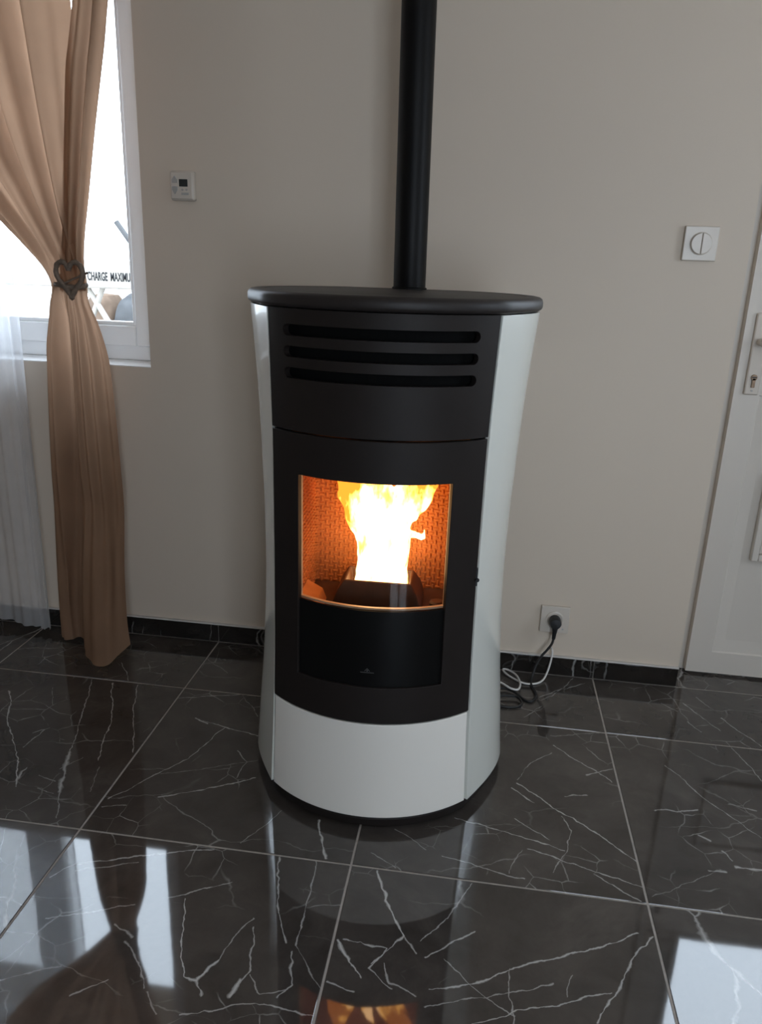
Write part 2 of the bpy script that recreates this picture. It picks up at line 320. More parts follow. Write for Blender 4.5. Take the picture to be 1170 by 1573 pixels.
# main veins of the tiles that show best: (x0, y0, x1, y1, half width, strength) on the floor
HERO = {
    (-1, 0): [(-0.282,-0.302,-0.204,-0.516,0.0013,0.55), (-0.204,-0.516,-0.161,-0.637,0.0013,0.55), (-0.161,-0.637,-0.109,-0.784,0.004,0.5), (-0.109,-0.784,-0.063,-0.868,0.0012,0.4), (-0.216,-0.308,-0.126,-0.501,0.0016,0.6), (-0.126,-0.501,-0.08,-0.663,0.0016,0.6), (-0.138,-0.3,-0.075,-0.468,0.0013,0.6), (-0.075,-0.468,-0.01,-0.609,0.0013,0.6), (-0.48,-0.405,-0.378,-0.559,0.0016,0.6), (-0.378,-0.559,-0.274,-0.686,0.0016,0.6), (-0.274,-0.686,-0.219,-0.788,0.0016,0.6), (-0.281,-0.561,-0.282,-0.646,0.0016,0.45), (-0.372,-0.366,-0.318,-0.453,0.001,0.35), (-0.232,-0.759,-0.232,-0.721,0.003,0.5), (-0.188,-0.738,-0.138,-0.753,0.0015,0.4), (-0.301,-0.58,-0.271,-0.553,0.0018,0.4), (-0.065,-0.689,-0.038,-0.771,0.0012,0.3), (-0.149,-0.705,-0.122,-0.66,0.001,0.3), (-0.165,-0.783,-0.12,-0.793,0.001,0.35)],
    (-1, 1): [(-0.241,-0.19,-0.173,-0.284,0.0012,0.5)],
    (0, -1): [(0.013,-1.035,0.046,-0.991,0.0018,0.7), (0.046,-0.991,0.16,-0.943,0.0018,0.7), (0.16,-0.943,0.306,-0.904,0.0018,0.7), (0.057,-1.011,0.167,-0.959,0.0014,0.5), (0.264,-1.042,0.369,-0.982,0.0013,0.65), (0.06,-1.127,0.16,-1.089,0.0013,0.6), (0.16,-1.089,0.205,-1.07,0.0013,0.6), (0.296,-1.036,0.33,-1.141,0.0017,0.75), (0.33,-1.141,0.335,-1.169,0.0017,0.75), (0.335,-1.169,0.36,-1.207,0.0017,0.75), (0.36,-1.207,0.385,-1.209,0.0017,0.75), (0.385,-1.209,0.403,-1.158,0.0026,0.8), (0.403,-1.158,0.437,-1.066,0.0012,0.5), (0.45,-0.895,0.477,-1.022,0.0018,0.65), (0.477,-1.022,0.514,-1.102,0.0018,0.65), (0.526,-0.897,0.537,-1.028,0.0014,0.55), (0.537,-1.028,0.534,-1.106,0.0014,0.55), (0.445,-1.084,0.47,-1.173,0.0015,0.6), (0.47,-1.173,0.457,-1.228,0.0015,0.6), (0.537,-1.021,0.596,-1.001,0.0008,0.4), (0.534,-1.106,0.594,-1.18,0.001,0.4), (0.529,-1.122,0.545,-1.188,0.0016,0.6), (0.545,-1.188,0.53,-1.216,0.0016,0.6), (0.38,-1.272,0.495,-1.235,0.0013,0.55), (0.495,-1.235,0.603,-1.235,0.0013,0.55), (0.23,-1.151,0.271,-1.187,0.0016,0.5), (0.271,-1.187,0.306,-1.235,0.0016,0.5), (0.185,-1.268,0.23,-1.229,0.0015,0.5), (0.456,-1.225,0.462,-1.196,0.0035,0.7), (0.385,-1.209,0.403,-1.234,0.0022,0.6), (0.473,-1.183,0.501,-1.217,0.0012,0.5), (0.501,-1.217,0.541,-1.198,0.0012,0.5), (0.195,-1.118,0.238,-1.141,0.0018,0.5), (0.314,-1.242,0.342,-1.28,0.0012,0.4), (0.053,-1.261,0.137,-1.217,0.0014,0.5)],
    (0, 0): [(-0.029,-0.355,0.17,-0.298,0.0013,0.6), (0.095,-0.442,0.179,-0.466,0.0015,0.65), (0.179,-0.466,0.277,-0.487,0.0015,0.65), (0.179,-0.466,0.147,-0.579,0.0013,0.6), (0.147,-0.579,0.101,-0.663,0.0013,0.6), (0.101,-0.663,0.016,-0.787,0.0013,0.6), (0.121,-0.767,0.234,-0.704,0.0016,0.65), (0.234,-0.704,0.327,-0.656,0.0016,0.65), (0.094,-0.685,0.306,-0.584,0.0009,0.35), (0.014,-0.815,0.065,-0.803,0.0012,0.5), (0.249,-0.559,0.283,-0.594,0.0012,0.45), (0.283,-0.594,0.279,-0.663,0.0012,0.45), (0.179,-0.296,0.249,-0.395,0.0012,0.4), (0.505,-0.771,0.527,-0.836,0.002,0.7), (0.527,-0.836,0.55,-0.883,0.002,0.7), (0.413,-0.759,0.356,-0.877,0.001,0.4), (0.09,-0.439,0.128,-0.457,0.0024,0.6), (0.012,-0.674,0.101,-0.663,0.0008,0.3)],
    (0, 1): [(0,-0.107,0.093,-0.187,0.001,0.25)],
    (1, -1): [(0.654,-0.898,0.684,-0.974,0.0022,0.75), (0.684,-0.974,0.727,-1.055,0.0022,0.75), (0.727,-1.055,0.677,-1.122,0.0018,0.65), (0.85,-0.904,0.808,-0.993,0.0013,0.6), (0.808,-0.993,0.756,-1.062,0.0013,0.6), (0.774,-1.094,0.817,-1.054,0.0016,0.65), (0.817,-1.054,0.859,-1.02,0.0016,0.65), (0.807,-1.093,0.856,-1.139,0.0012,0.5), (0.856,-1.139,0.927,-1.184,0.0012,0.5), (0.787,-1.153,0.838,-1.142,0.0016,0.7), (0.838,-1.142,0.885,-1.117,0.0016,0.7), (0.885,-1.117,0.957,-1.077,0.0016,0.7), (0.957,-1.077,1.068,-1.025,0.0016,0.7), (1.068,-1.025,1.168,-0.971,0.0016,0.7), (1.192,-0.974,1.136,-1.057,0.0016,0.65), (1.136,-1.057,1.096,-1.124,0.0016,0.65), (1.096,-1.124,1.068,-1.172,0.0016,0.65), (0.858,-1.207,0.958,-1.161,0.0014,0.65), (0.958,-1.161,1.098,-1.111,0.0014,0.65), (0.924,-1.093,0.919,-1.141,0.0016,0.5), (0.919,-1.141,0.927,-1.196,0.0016,0.5), (0.779,-1.191,0.874,-1.155,0.0011,0.5), (0.874,-1.155,1.002,-1.108,0.0011,0.5), (0.605,-1.086,0.669,-1.156,0.0026,0.8), (0.614,-1.082,0.701,-1.084,0.0015,0.65), (0.701,-1.084,0.675,-1.132,0.0015,0.65), (0.609,-1.167,0.657,-1.185,0.0016,0.6), (0.7,-1.118,0.716,-1.155,0.0016,0.5), (0.716,-1.155,0.764,-1.172,0.0016,0.5), (0.727,-1.055,0.756,-1.087,0.0015,0.5), (0.675,-1.132,0.718,-1.168,0.0013,0.5), (1.02,-1.129,1.035,-1.088,0.0009,0.4)],
    (1, 0): [(1.052,-0.377,1.185,-0.506,0.0015,0.6), (0.807,-0.705,1.045,-0.771,0.0015,0.65), (0.951,-0.558,1.073,-0.663,0.0015,0.65), (1.073,-0.663,1.2,-0.772,0.0015,0.65), (0.965,-0.779,1.2,-0.848,0.0015,0.65), (0.788,-0.836,0.959,-0.873,0.0014,0.6), (0.934,-0.581,0.991,-0.625,0.0016,0.6), (0.942,-0.691,1.018,-0.743,0.0014,0.55), (1.102,-0.827,1.188,-0.889,0.0012,0.6), (0.677,-0.774,0.752,-0.823,0.0011,0.4), (1.055,-0.66,1.07,-0.703,0.0012,0.45), (1.07,-0.703,1.052,-0.769,0.0012,0.45), (1.052,-0.769,1.018,-0.842,0.0012,0.45), (1.051,-0.332,1.197,-0.294,0.0011,0.45), (0.951,-0.542,1,-0.453,0.001,0.4), (1,-0.453,1.042,-0.417,0.001,0.4), (0.636,-0.854,0.691,-0.888,0.0011,0.4), (1.125,-0.492,1.193,-0.458,0.0022,0.5), (1.068,-0.59,1.116,-0.574,0.002,0.45), (0.954,-0.785,0.925,-0.857,0.001,0.4)],
    (1, 1): [(1.029,-0.141,1.104,-0.078,0.0013,0.5), (1.104,-0.078,1.173,-0.033,0.0013,0.5), (1.028,-0.163,1.072,-0.125,0.0012,0.45), (1.072,-0.125,1.14,-0.008,0.0012,0.45), (0.979,-0.256,1.038,-0.186,0.0012,0.45)],
    (2, 0): [(1.33,-0.418,1.39,-0.513,0.0012,0.5), (1.39,-0.513,1.492,-0.653,0.0012,0.5), (1.27,-0.604,1.374,-0.578,0.002,0.55), (1.527,-0.301,1.561,-0.436,0.0013,0.5), (1.348,-0.669,1.373,-0.679,0.0025,0.55), (1.406,-0.754,1.456,-0.755,0.003,0.6), (1.348,-0.778,1.382,-0.774,0.0025,0.55), (1.217,-0.876,1.374,-0.77,0.0009,0.35), (1.391,-0.706,1.405,-0.736,0.0016,0.5), (1.453,-0.543,1.508,-0.556,0.002,0.4)],
    (2, 1): [(1.386,-0.1,1.421,-0.142,0.0012,0.5), (1.449,-0.091,1.522,-0.222,0.0012,0.5), (1.54,-0.157,1.61,-0.279,0.0013,0.55), (1.496,-0.049,1.525,-0.111,0.0012,0.45), (1.439,-0.19,1.463,-0.237,0.0012,0.45)],
}
tile_cache = {}
def tile_mesh(sx, sy):
    k = (round(sx, 4), round(sy, 4))
    if k not in tile_cache:
        c = 0.0012
        mb = MB(); hx, hy = sx/2, sy/2
        def ring(ix, z): return [(-hx+ix, -hy+ix, z), (hx-ix, -hy+ix, z), (hx-ix, hy-ix, z), (-hx+ix, hy-ix, z)]
        mb.loft([ring(0, -0.010), ring(0, -c), ring(c*0.35, -c*0.3), ring(c, 0)])
        me = bpy.data.meshes.new('tile'); me.from_pydata(mb.v, [], mb.f); me.update(); fix_normals(me); me.materials.append(M['tile'])
        tile_cache[k] = me
    return tile_cache[k]
def add_tile(x0, x1, y0, y1, key=None):
    x0 = max(x0, XL); x1 = min(x1, XR); y0 = max(y0, YF)
    if x1-x0 < 0.02 or y1-y0 < 0.02: return
    me = tile_mesh(x1-x0-GAP, y1-y0-GAP)
    o = bpy.data.objects.new('tile', me); C.objects.link(o); o.parent = floor
    o.location = ((x0+x1)/2, (y0+y1)/2, 0)
    if key in HERO:
        o.material_slots[0].link = 'OBJECT'
        hs = [(a-o.location.x, b-o.location.y, c-o.location.x, d-o.location.y, ww, k) for a, b, c, d, ww, k in HERO[key]]
        o.material_slots[0].material = stone('dark_marble_veined', 3.0+key[0]*5.3+key[1]*2.1, hs)
for i in range(-4, 6):
    for j in range(-7, 2):
        y0, y1 = JY+j*TS, JY+(j+1)*TS
        if y0 > -0.1: continue
        add_tile(i*TS, (i+1)*TS, y0, min(y1, 0.002), (i, j))
add_tile(DX0-0.001, 1.8, 0.002, 0.17); add_tile(1.8, DX1, 0.002, 0.17)

# skirting tiles along the back wall
sk = tag(obj('baseboard_back', B(XL, DX0, 0.0085, YB, 0, 0.0605), 'grout'), 'low dark marble tile skirting along the back wall', 'baseboard', kind='structure')
def skirt(x0, x1, par):
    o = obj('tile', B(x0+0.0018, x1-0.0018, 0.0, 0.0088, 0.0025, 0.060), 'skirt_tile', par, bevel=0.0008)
xs = [XL] + [k*TS for k in range(-3, 3)] + [DX0]
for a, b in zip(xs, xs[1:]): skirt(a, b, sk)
obj('caulk_bead', B(XL, DX0, 0.0005, YB, 0.0601, 0.0645), 'caulk', sk, bevel=0.0012)
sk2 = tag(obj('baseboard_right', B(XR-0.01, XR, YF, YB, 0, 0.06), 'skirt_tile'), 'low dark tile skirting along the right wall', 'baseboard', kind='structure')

# left window: recessed white frame with a sash, pane and sill board
win = tag(empty('window_1', ((WX0+WX1)/2, YB, WZ0)), 'white plastic window behind the brown curtain', 'window', kind='structure')
def part(name, mb, mat, root, **k):
    """mesh given in world coordinates, parented under root without moving"""
    o = obj(name, mb, mat, None, **k); o.parent = root
    o.matrix_parent_inverse = Matrix.Translation(-root.location) if root.location.length else Matrix()
    return o
def frame_mb(x0, x1, z0, z1, y0, y1, wl, wr, wb, wt):
    m = MB(); m.box(x0, x0+wl, y0, y1, z0, z1); m.box(x1-wr, x1, y0, y1, z0, z1)
    m.box(x0+wl, x1-wr, y0, y1, z0, z0+wb); m.box(x0+wl, x1-wr, y0, y1, z1-wt, z1); return m
FY = 0.145
part('window_frame', frame_mb(WX0, WX1, WZ0+0.002, WZ1, FY, FY+0.06, 0.045, 0.045, 0.048, 0.05), 'pvc', win, bevel=0.004)
xm = (WX0+WX1)/2
for a, b in ((WX0+0.036, xm+0.01), (xm-0.01, WX1-0.036)):
    if a > WX0+0.1: a = xm+0.011
    s = part('sash', frame_mb(a, b, WZ0+0.046, WZ1-0.045, FY-0.012, FY+0.05, 0.062, 0.062, 0.062, 0.062), 'pvc', win, bevel=0.005)
    bead = frame_mb(a+0.062, b-0.062, WZ0+0.108, WZ1-0.107, FY-0.002, FY+0.02, 0.012, 0.012, 0.012, 0.012)
    bo = obj('glazing_bead', bead, 'pvc', s, bevel=0.003)
    po = obj('pane', B(a+0.070, b-0.070, FY+0.02, FY+0.024, WZ0+0.115, WZ1-0.115), 'glass', s)
part('sill_board', B(WX0+0.001, WX1-0.001, YB+0.001, FY, WZ0-0.004, WZ0+0.0025), 'pvc', win)

# window in the right-hand wall and an unseen one added behind the camera for fill (the daylight on the wall and stove)
def plain_window(name, label, axis, a0, a1, z0, z1, depth):
    root = tag(empty(name), label, 'window', kind='structure')
    def put(nm, mb, mat, **k):
        v = []
        for (x, y, z) in mb.v:
            v.append((depth+y, x, z) if axis == 'X' else (x, depth-y, z))
        mb.v = v; return obj(nm, mb, mat, root, **k)
    put('window_frame', frame_mb(a0, a1, z0, z1, 0.12, 0.18, 0.06, 0.06, 0.06, 0.06), 'pvc', bevel=0.004)
    mid = (a0+a1)/2
    put('mullion', B(mid-0.045, mid+0.045, 0.11, 0.18, z0+0.06, z1-0.06), 'pvc', bevel=0.004)
    for p, q in ((a0+0.06, mid-0.045), (mid+0.045, a1-0.06)):
        put('pane', B(p, q, 0.145, 0.149, z0+0.06, z1-0.06), 'glass')
    return root
plain_window('window_2', 'white framed two-light window in the right wall', 'X', RY0, RY1, RZ0, RZ1, XR)
plain_window('added_fill_window', 'unseen white framed patio door added opposite the stove for fill light', 'Y', FX0, FX1, FZ0, FZ1, YF)

# white half-glazed door in its recess
door = tag(empty('door_1', (DX0, 0.10, 0)), 'white half-glazed entrance door at the right', 'door', kind='structure')
LX0, LX1, LZ0, LZ1, DY = 1.497, 2.325, 0.008, 2.04, 0.10
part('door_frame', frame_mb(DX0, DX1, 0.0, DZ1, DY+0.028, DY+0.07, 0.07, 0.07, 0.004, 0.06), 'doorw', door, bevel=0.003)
GX0, GX1, GZ0, GZ1 = 1.632, 2.19, 1.042, 1.93
m = MB()
m.box(LX0, 1.566, DY, DY+0.045, LZ0, LZ1); m.box(2.256, LX1, DY, DY+0.045, LZ0, LZ1)
m.box(1.566, 2.256, DY, DY+0.045, LZ0, 0.080); m.box(1.566, 2.256, DY, DY+0.045, 0.885, 0.965); m.box(1.566, 2.256, DY, DY+0.045, GZ1+0.03, LZ1)
m.box(1.566, GX0, DY, DY+0.045, 0.965, GZ1+0.03); m.box(GX1, 2.256, DY, DY+0.045, 0.965, GZ1+0.03); m.box(GX0, GX1, DY, DY+0.045, 0.965, GZ0)
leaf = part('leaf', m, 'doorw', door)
def rect(x0, x1, z0, z1, y): return [(x0, y, z0), (x1, y, z0), (x1, y, z1), (x0, y, z1)]
pm = MB(); pm.loft([rect(1.566, 2.256, 0.080, 0.885, DY), rect(1.570, 2.252, 0.084, 0.881, DY+0.004), rect(1.604, 2.218, 0.122, 0.843, DY+0.013)], cap=False)
pm.add(rect(1.604, 2.218, 0.122, 0.843, DY+0.013), [(0, 1, 2, 3)]); pm.box(1.566, 2.256, DY+0.02, DY+0.045, 0.08, 0.885)
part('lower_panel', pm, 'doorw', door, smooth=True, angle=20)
part('glazing_frame', frame_mb(GX0-0.02, GX1+0.02, GZ0-0.02, GZ1+0.02, DY-0.010, DY+0.004, 0.022, 0.022, 0.022, 0.022), 'doorw', door, bevel=0.004)
part('pane', B(GX0, GX1, DY+0.02, DY+0.024, GZ0, GZ1), 'glass', door)
flap = part('pet_flap', frame_mb(1.627, 1.86, 0.392, 0.66, DY-0.006, DY+0.014, 0.02, 0.02, 0.02, 0.02), 'doorw', door, bevel=0.003)
fo = obj('flap_panel', B(1.649, 1.838, DY+0.004, DY+0.012, 0.414, 0.638), 'doorw', flap, bevel=0.003)
fo.matrix_parent_inverse = Matrix()
plate = part('handle_plate', B(1.521, 1.561, DY-0.009, DY, 0.885, 1.108), 'plastic', door, bevel=0.005, seg=3)
def sub(name, mb, mat, par, **k): return obj(name, mb, mat, par, **k)
sub('lever', MB().tube([(1.541, DY-0.006, 1.030), (1.541, DY-0.045, 1.030)], 0.010, 14).tube(smooth_path([(1.535, DY-0.045, 1.030), (1.56, DY-0.047, 1.030), (1.595, DY-0.046, 1.028), (1.615, DY-0.042, 1.025)], 6), 0.0105, 12), 'plastic', plate, smooth=True)
cyl = sub('lock_cylinder', MB().lathe([(0.0001, 0.013), (0.0085, 0.013), (0.0085, 0.0)], (1.541, DY, 0.934), 'Y', 20).box(1.5365, 1.5455, DY-0.013, DY, 0.906, 0.932), 'brass', plate, bevel=0.0006)
sub('keyhole', B(1.5345, 1.5475, DY-0.0136, DY-0.012, 0.9325, 0.9365), 'keyhole', plate)
for zz in (0.897, 1.096): sub('screw', MB().lathe([(0.0001, 0.0105), (0.003, 0.0105), (0.003, 0.0)], (1.541, DY, zz), 'Y', 12), 'btn', plate)

# ------------------------------------------------------------------ outdoors
tag(obj('ground_outside', B(-14, 14, 0.272, 26, -0.6, -0.22), 'concrete'), 'pale concrete yard outside the window', 'ground', kind='structure')
ev = MB(); ev.box(XL-TH, XR+TH, YB+TH, 0.70, 2.40, 2.46)
tag(obj('trim_1', ev, 'eave'), 'brown boarded eave along the outside wall', 'eave', kind='structure')
gan = tag(empty('lifting_gantry', (-1.75, 3.0, -0.22)), 'white lifting gantry with black load lettering, seen outside through the window', 'gantry')
part('beam', B(-2.75, -0.95, 2.97, 3.09, 0.985, 1.170), 'gantry', gan, bevel=0.012)
for x0, x1 in ((-1.975, -1.25), (-1.86, -2.42)):
    part('strut', MB().tube([(x0, 3.03, 0.99), (x1, 3.03, -0.215)], 0.020, 10), 'gantry', gan, smooth=True)
part('strut', MB().tube([(-1.05, 3.03, 0.99), (-1.05, 3.03, -0.215)], 0.03, 10), 'gantry', gan, smooth=True)
part('foot_rail', B(-2.6, -0.95, 2.96, 3.10, -0.22, -0.16), 'gantry', gan, bevel=0.01)
part('lever', MB().tube([(-1.694, 2.95, 1.418), (-1.60, 2.95, 1.290), (-1.52, 2.99, 1.165)], [0.019, 0.019, 0.019], 10), 'greyvan', gan, smooth=True)
def lettering(body, height, width, loc, mat, par, name='lettering'):
    cu = bpy.data.curves.new(name, 'FONT'); cu.body = body; cu.size = 1.0; cu.extrude = 0.01; cu.resolution_u = 3; cu.offset = 0.018
    to = bpy.data.objects.new(name+'_src', cu); C.objects.link(to); bpy.context.view_layer.update()
    me = bpy.data.meshes.new_from_object(to.evaluated_get(bpy.context.evaluated_depsgraph_get()))
    bpy.data.objects.remove(to); bpy.data.curves.remove(cu)
    xs_ = [v.co.x for v in me.vertices]; ys_ = [v.co.y for v in me.vertices]
    sx = width/(max(xs_)-min(xs_)); sy = height/(max(ys_)-min(ys_))
    for v in me.vertices:
        x, y, z = v.co; v.co = (loc[0]+(x-min(xs_))*sx, loc[1]-z*0.1, loc[2]+(y-min(ys_))*sy)
    me.name = name; me.materials.append(M[mat]); o = bpy.data.objects.new(name, me); C.objects.link(o); o.parent = par
    o.matrix_parent_inverse = Matrix.Translation(-par.location); return o
lettering('CHARGE  MAXIMUM', 0.058, 0.335, (-1.935, 2.969, 1.036), 'letters', gan)
bag = MB()
rings = []
for z, sx, sy in ((-0.22, 0.10, 0.16), (-0.1, 0.13, 0.20), (0.5, 0.125, 0.19), (0.85, 0.11, 0.17), (0.915, 0.08, 0.12), (0.925, 0.02, 0.03)):
    rings.append([(-2.145+sx*math.copysign(abs(math.cos(a))**0.6, math.cos(a)), 3.62+sy*math.copysign(abs(math.sin(a))**0.6, math.sin(a)), z) for a in [2*PI*k/24 for k in range(24)]])
bag.loft(rings)
bg_ = tag(obj('tan_sack', bag, 'tan', smooth=True), 'tall tan canvas sack in the yard below the lettered beam', 'sack')
sh = MB(); rings = []
for x, s in ((-1.995, 0.86), (-1.98, 0.97), (-1.93, 1.0), (-1.3, 1.0), (-0.6, 1.0), (-0.55, 0.96)):
    h = 1.16*s
    rings.append([(x, 3.75+0.42*s*math.copysign(abs(math.cos(a))**0.5, math.cos(a)), -0.22+h*(max(0, math.sin(a)))**0.45) for a in [PI*k/20 for k in range(21)]])
sh.loft(rings)
tag(obj('covered_trailer', sh, 'greyvan', smooth=True), 'blue-grey covered trailer in the yard beside the tan sack', 'trailer')

# ------------------------------------------------------------------ pellet stove (local axes: front is -y)
stove = tag(empty('pellet_stove', (0.597, -0.466, 0)), 'round black and white pellet stove with a lit fire behind its curved glass door', 'stove')
stove.rotation_euler = (0, math.radians(-0.17), math.radians(1.5))
R0 = 0.319
AT = [(.03,.313),(.09,.308),(.15,.304),(.21,.299),(.27,.294),(.33,.290),(.39,.287),(.45,.2845),(.51,.283),(.57,.283),(.63,.284),(.69,.285),(.75,.288),(.81,.290),(.87,.293),(.93,.2965),(.99,.301),(1.05,.306),(1.11,.312)]
WT = [(.03,.2262),(.15,.2215),(.26,.2180),(.40,.2150),(.55,.2138),(.70,.2138),(.875,.2152),(1.0,.2190),(1.11,.2232)]
def az(z): return cr_table(AT, z)
def wz(z): return cr_table(WT, z)
def side_x(y, a, wv, y0=-0.224):
    if y <= 0: return wv + (a-wv)*math.sin(PI/2*max(0, min(1, (y-y0)/(-y0))))
    return a*math.sqrt(max(0, 1-(y/0.31)**2))
def cyl_shell(fr, rows, mask, ro, ri, phimax=None):
    """curved plate: columns are fractions of the front half-angle, rows heights per column"""
    V = []; idx = {}; F = []; cnt = {}
    def pm(z): return phimax(z) if phimax else math.asin(wz(z)/R0) - 0.0045
    def vid(f, z, r):
        k = (round(f, 5), round(z, 5), r)
        if k not in idx:
            p = f*pm(z); idx[k] = len(V); V.append((r*math.sin(p), -r*math.cos(p), z))
        return idx[k]
    for i in range(len(fr)-1):
        ra, rb = rows(fr[i]), rows(fr[i+1])
        for j in range(len(ra)-1):
            if not mask(i, j): continue
            q = [(fr[i], ra[j]), (fr[i+1], rb[j]), (fr[i+1], rb[j+1]), (fr[i], ra[j+1])]
            o = []; n_ = []
            for f, z in q:
                a = vid(f, z, ro)
                if a not in o: o.append(a); n_.append(vid(f, z, ri))
            if len(o) < 3: continue
            F.append(o); F.append(n_[::-1])
            for k in range(len(o)):
                e = (o[k], o[(k+1) % len(o)]); g = (n_[k], n_[(k+1) % len(o)])
                kk = tuple(sorted(e))
                if kk in cnt: cnt[kk] = None
                else: cnt[kk] = (e, g)
    for v in cnt.values():
        if v:
            e, g = v; F.append([e[1], e[0], g[0], g[1]])
    m = MB(); m.v = V; m.f = F; return m
lin = lambda a, b, n: [a+(b-a)*k/(n-1) for k in range(n)]
# base
def plan_ring(z, a, wv, rf, yb, off=0.0, nf=25, ns=26):
    ph = math.asin(min(0.99, wv/rf)); y0 = -rf*math.cos(ph); pts = []
    for k in range(nf):
        p = -ph+2*ph*k/(nf-1); pts.append((rf*math.sin(p), -rf*math.cos(p)))
    for k in range(1, ns):
        y = y0+(yb-y0)*(k/(ns-1)); pts.append((side_x(y, a, wv, y0), y))
    for k in range(ns-1, 0, -1):
        y = y0+(yb-y0)*(k/(ns-1)); pts.append((-side_x(y, a, wv, y0), y))
    n = len(pts); out = []
    for i in range(n):
        p, q = pts[i-1], pts[(i+1) % n]; tx, ty = q[0]-p[0], q[1]-p[1]; l = math.hypot(tx, ty) or 1
        nx, ny = ty/l, -tx/l
        out.append((pts[i][0]+nx*off, pts[i][1]+ny*off, z))
    return out
mb = MB(); mb.loft([plan_ring(0.0, .309, .224, .315, .268, -0.012), plan_ring(0.004, .309, .224, .315, .268, -0.006), plan_ring(0.022, .309, .224, .315, .268, -0.004), plan_ring(0.028, .309, .224, .315, .268, -0.008)])
obj('base_plate', mb, 'iron', stove, smooth=True)
# side panels
def side_panel(sgn):
    rings = []
    ycols = [-0.2235+0.4935*(k/47) for k in range(48)]
    for z in lin(0.031, 1.111, 46):
        a, wv = az(z), wz(z)+0.0028
        o = [(side_x(y, a, wv), y) for y in ycols]
        inn = []
        for i in range(len(o)):
            p, q = o[max(0, i-1)], o[min(len(o)-1, i+1)]; tx, ty = q[0]-p[0], q[1]-p[1]; l = math.hypot(tx, ty)
            inn.append((o[i][0]-ty/l*0.010, o[i][1]+tx/l*0.010))
        # soften the front lip
        ring = [(sgn*x, y, z) for x, y in o] + [(sgn*x, y, z) for x, y in reversed(inn)]
        rings.append(ring)
    return MB().loft(rings)
for s in (-1, 1): obj('side_panel', side_panel(s), 'enamel', stove, smooth=True, bevel=0.0012)
# back panel and inner bodies
obj('back_panel', MB().loft([[(-0.16, 0.225, z), (0.16, 0.225, z), (0.15, 0.268, z), (-0.15, 0.268, z)] for z in (0.031, 1.111)]), 'dark', stove)
for z0, z1 in ((0.034, 0.43), (0.872, 1.108)):
    mb = MB(); mb.loft([[(0.285*math.sin(a)*0.73, -0.285*math.cos(a)*1.0, z) for a in [math.radians(-180+7.5*k) for k in range(48)]] for z in (z0, z1)])
    obj('carcass', mb, 'dark', stove)
# upper plate with three air slots
caps = [0.772+0.044*math.sin(t) for t in lin(0, PI/2, 9)]
fr = sorted(set([round(x, 5) for x in lin(-0.76, 0.76, 41)] + [round(s*c, 5) for s in (-1, 1) for c in caps] + [s*x for s in (-1, 1) for x in (0.87, 0.93, 1.0)]))
SL = (0.9925, 1.0325, 1.0725)
def urows(f):
    a = abs(f)
    h = 0.0105 if a <= 0.772 else (0.0105*math.sqrt(max(0, 1-((a-0.772)/0.044)**2)) if a < 0.816 else 0.0)
    if h < 1e-5: h = 0
    r = [0.8815, 0.92, 0.96]
    for s in SL: r += [s-h, s+h]
    return r + [1.092, 1.1115]
obj('upper_plate', cyl_shell(fr, urows, lambda i, j: j not in (3, 5, 7), R0, R0-0.014), 'iron', stove, smooth=True)
obj('slot_backing', cyl_shell(lin(-0.9, 0.9, 25), lambda f: [0.96, 1.03, 1.10], lambda i, j: True, R0-0.022, R0-0.026), 'dark', stove)
# glazed door
OP = 0.682
fr = lin(-1, -OP, 7) + lin(-OP, OP, 33)[1:] + lin(OP, 1, 7)[1:]
drow = [0.2708, 0.30, 0.33, 0.356, 0.42, 0.48, 0.54, 0.60, 0.66, 0.72, 0.795, 0.82, 0.85, 0.8775]
dr = obj('door', cyl_shell(fr, lambda f: drow, lambda i, j: not (6 <= i < 38 and 3 <= j < 10), R0, R0-0.011), 'iron', stove, smooth=True, bevel=0.0012)
pmx = lambda z: math.radians(29.6)
obj('painted_glass', cyl_shell(lin(-1, 1, 33), lambda f: [0.350, 0.44, 0.527], lambda i, j: True, R0-0.006, R0-0.0105, pmx), 'blackglass', dr, smooth=True)
obj('glass_pane', cyl_shell(lin(-1, 1, 33), lambda f: [0.5275, 0.60, 0.70, 0.80], lambda i, j: True, R0-0.0075, R0-0.0100, pmx), 'stoveglass', dr, smooth=True)
lm = cyl_shell(lin(-1, 1, 33), lambda f: [0.5285, 0.5325], lambda i, j: True, R0-0.0108, R0-0.018, pmx)
for s in (-1, 1):
    a0, a1 = (math.radians(28.9), math.radians(29.5))
    q = []
    for z in (0.53, 0.80):
        q.append([(r*math.sin(s*a), -r*math.cos(a), z) for r, a in ((R0-0.0112, a0), (R0-0.0112, a1), (R0-0.017, a1), (R0-0.017, a0))])
    lm.loft(q)
obj('inner_liner', lm, 'liner', dr)
mk = cyl_shell(lin(-1, 1, 5), lambda f: [0.3875, 0.3888], lambda i, j: True, R0-0.0057, R0-0.0061, lambda z: math.radians(2.6))
for s in (-1, 1):
    mk.add([((R0-0.0057)*math.sin(s*p), -(R0-0.0057)*math.cos(p), z) for p, z in ((0.0, 0.3965), (0.0, 0.3985), (0.017, 0.3925), (0.017, 0.3905))], [(0, 1, 2, 3)])
mk.add([((R0-0.0057)*math.sin(p), -(R0-0.0057)*math.cos(p), z) for p, z in ((-0.004, 0.3905), (0.004, 0.3905), (0.004, 0.3945), (-0.004, 0.3945))], [(0, 1, 2, 3)])
obj('printed_mark', mk, 'mark', dr)
lt = MB(); rr = R0-0.004; pa = math.asin(wz(0.58)/R0)+0.002
cxl, cyl_ = rr*math.sin(pa), -rr*math.cos(pa)
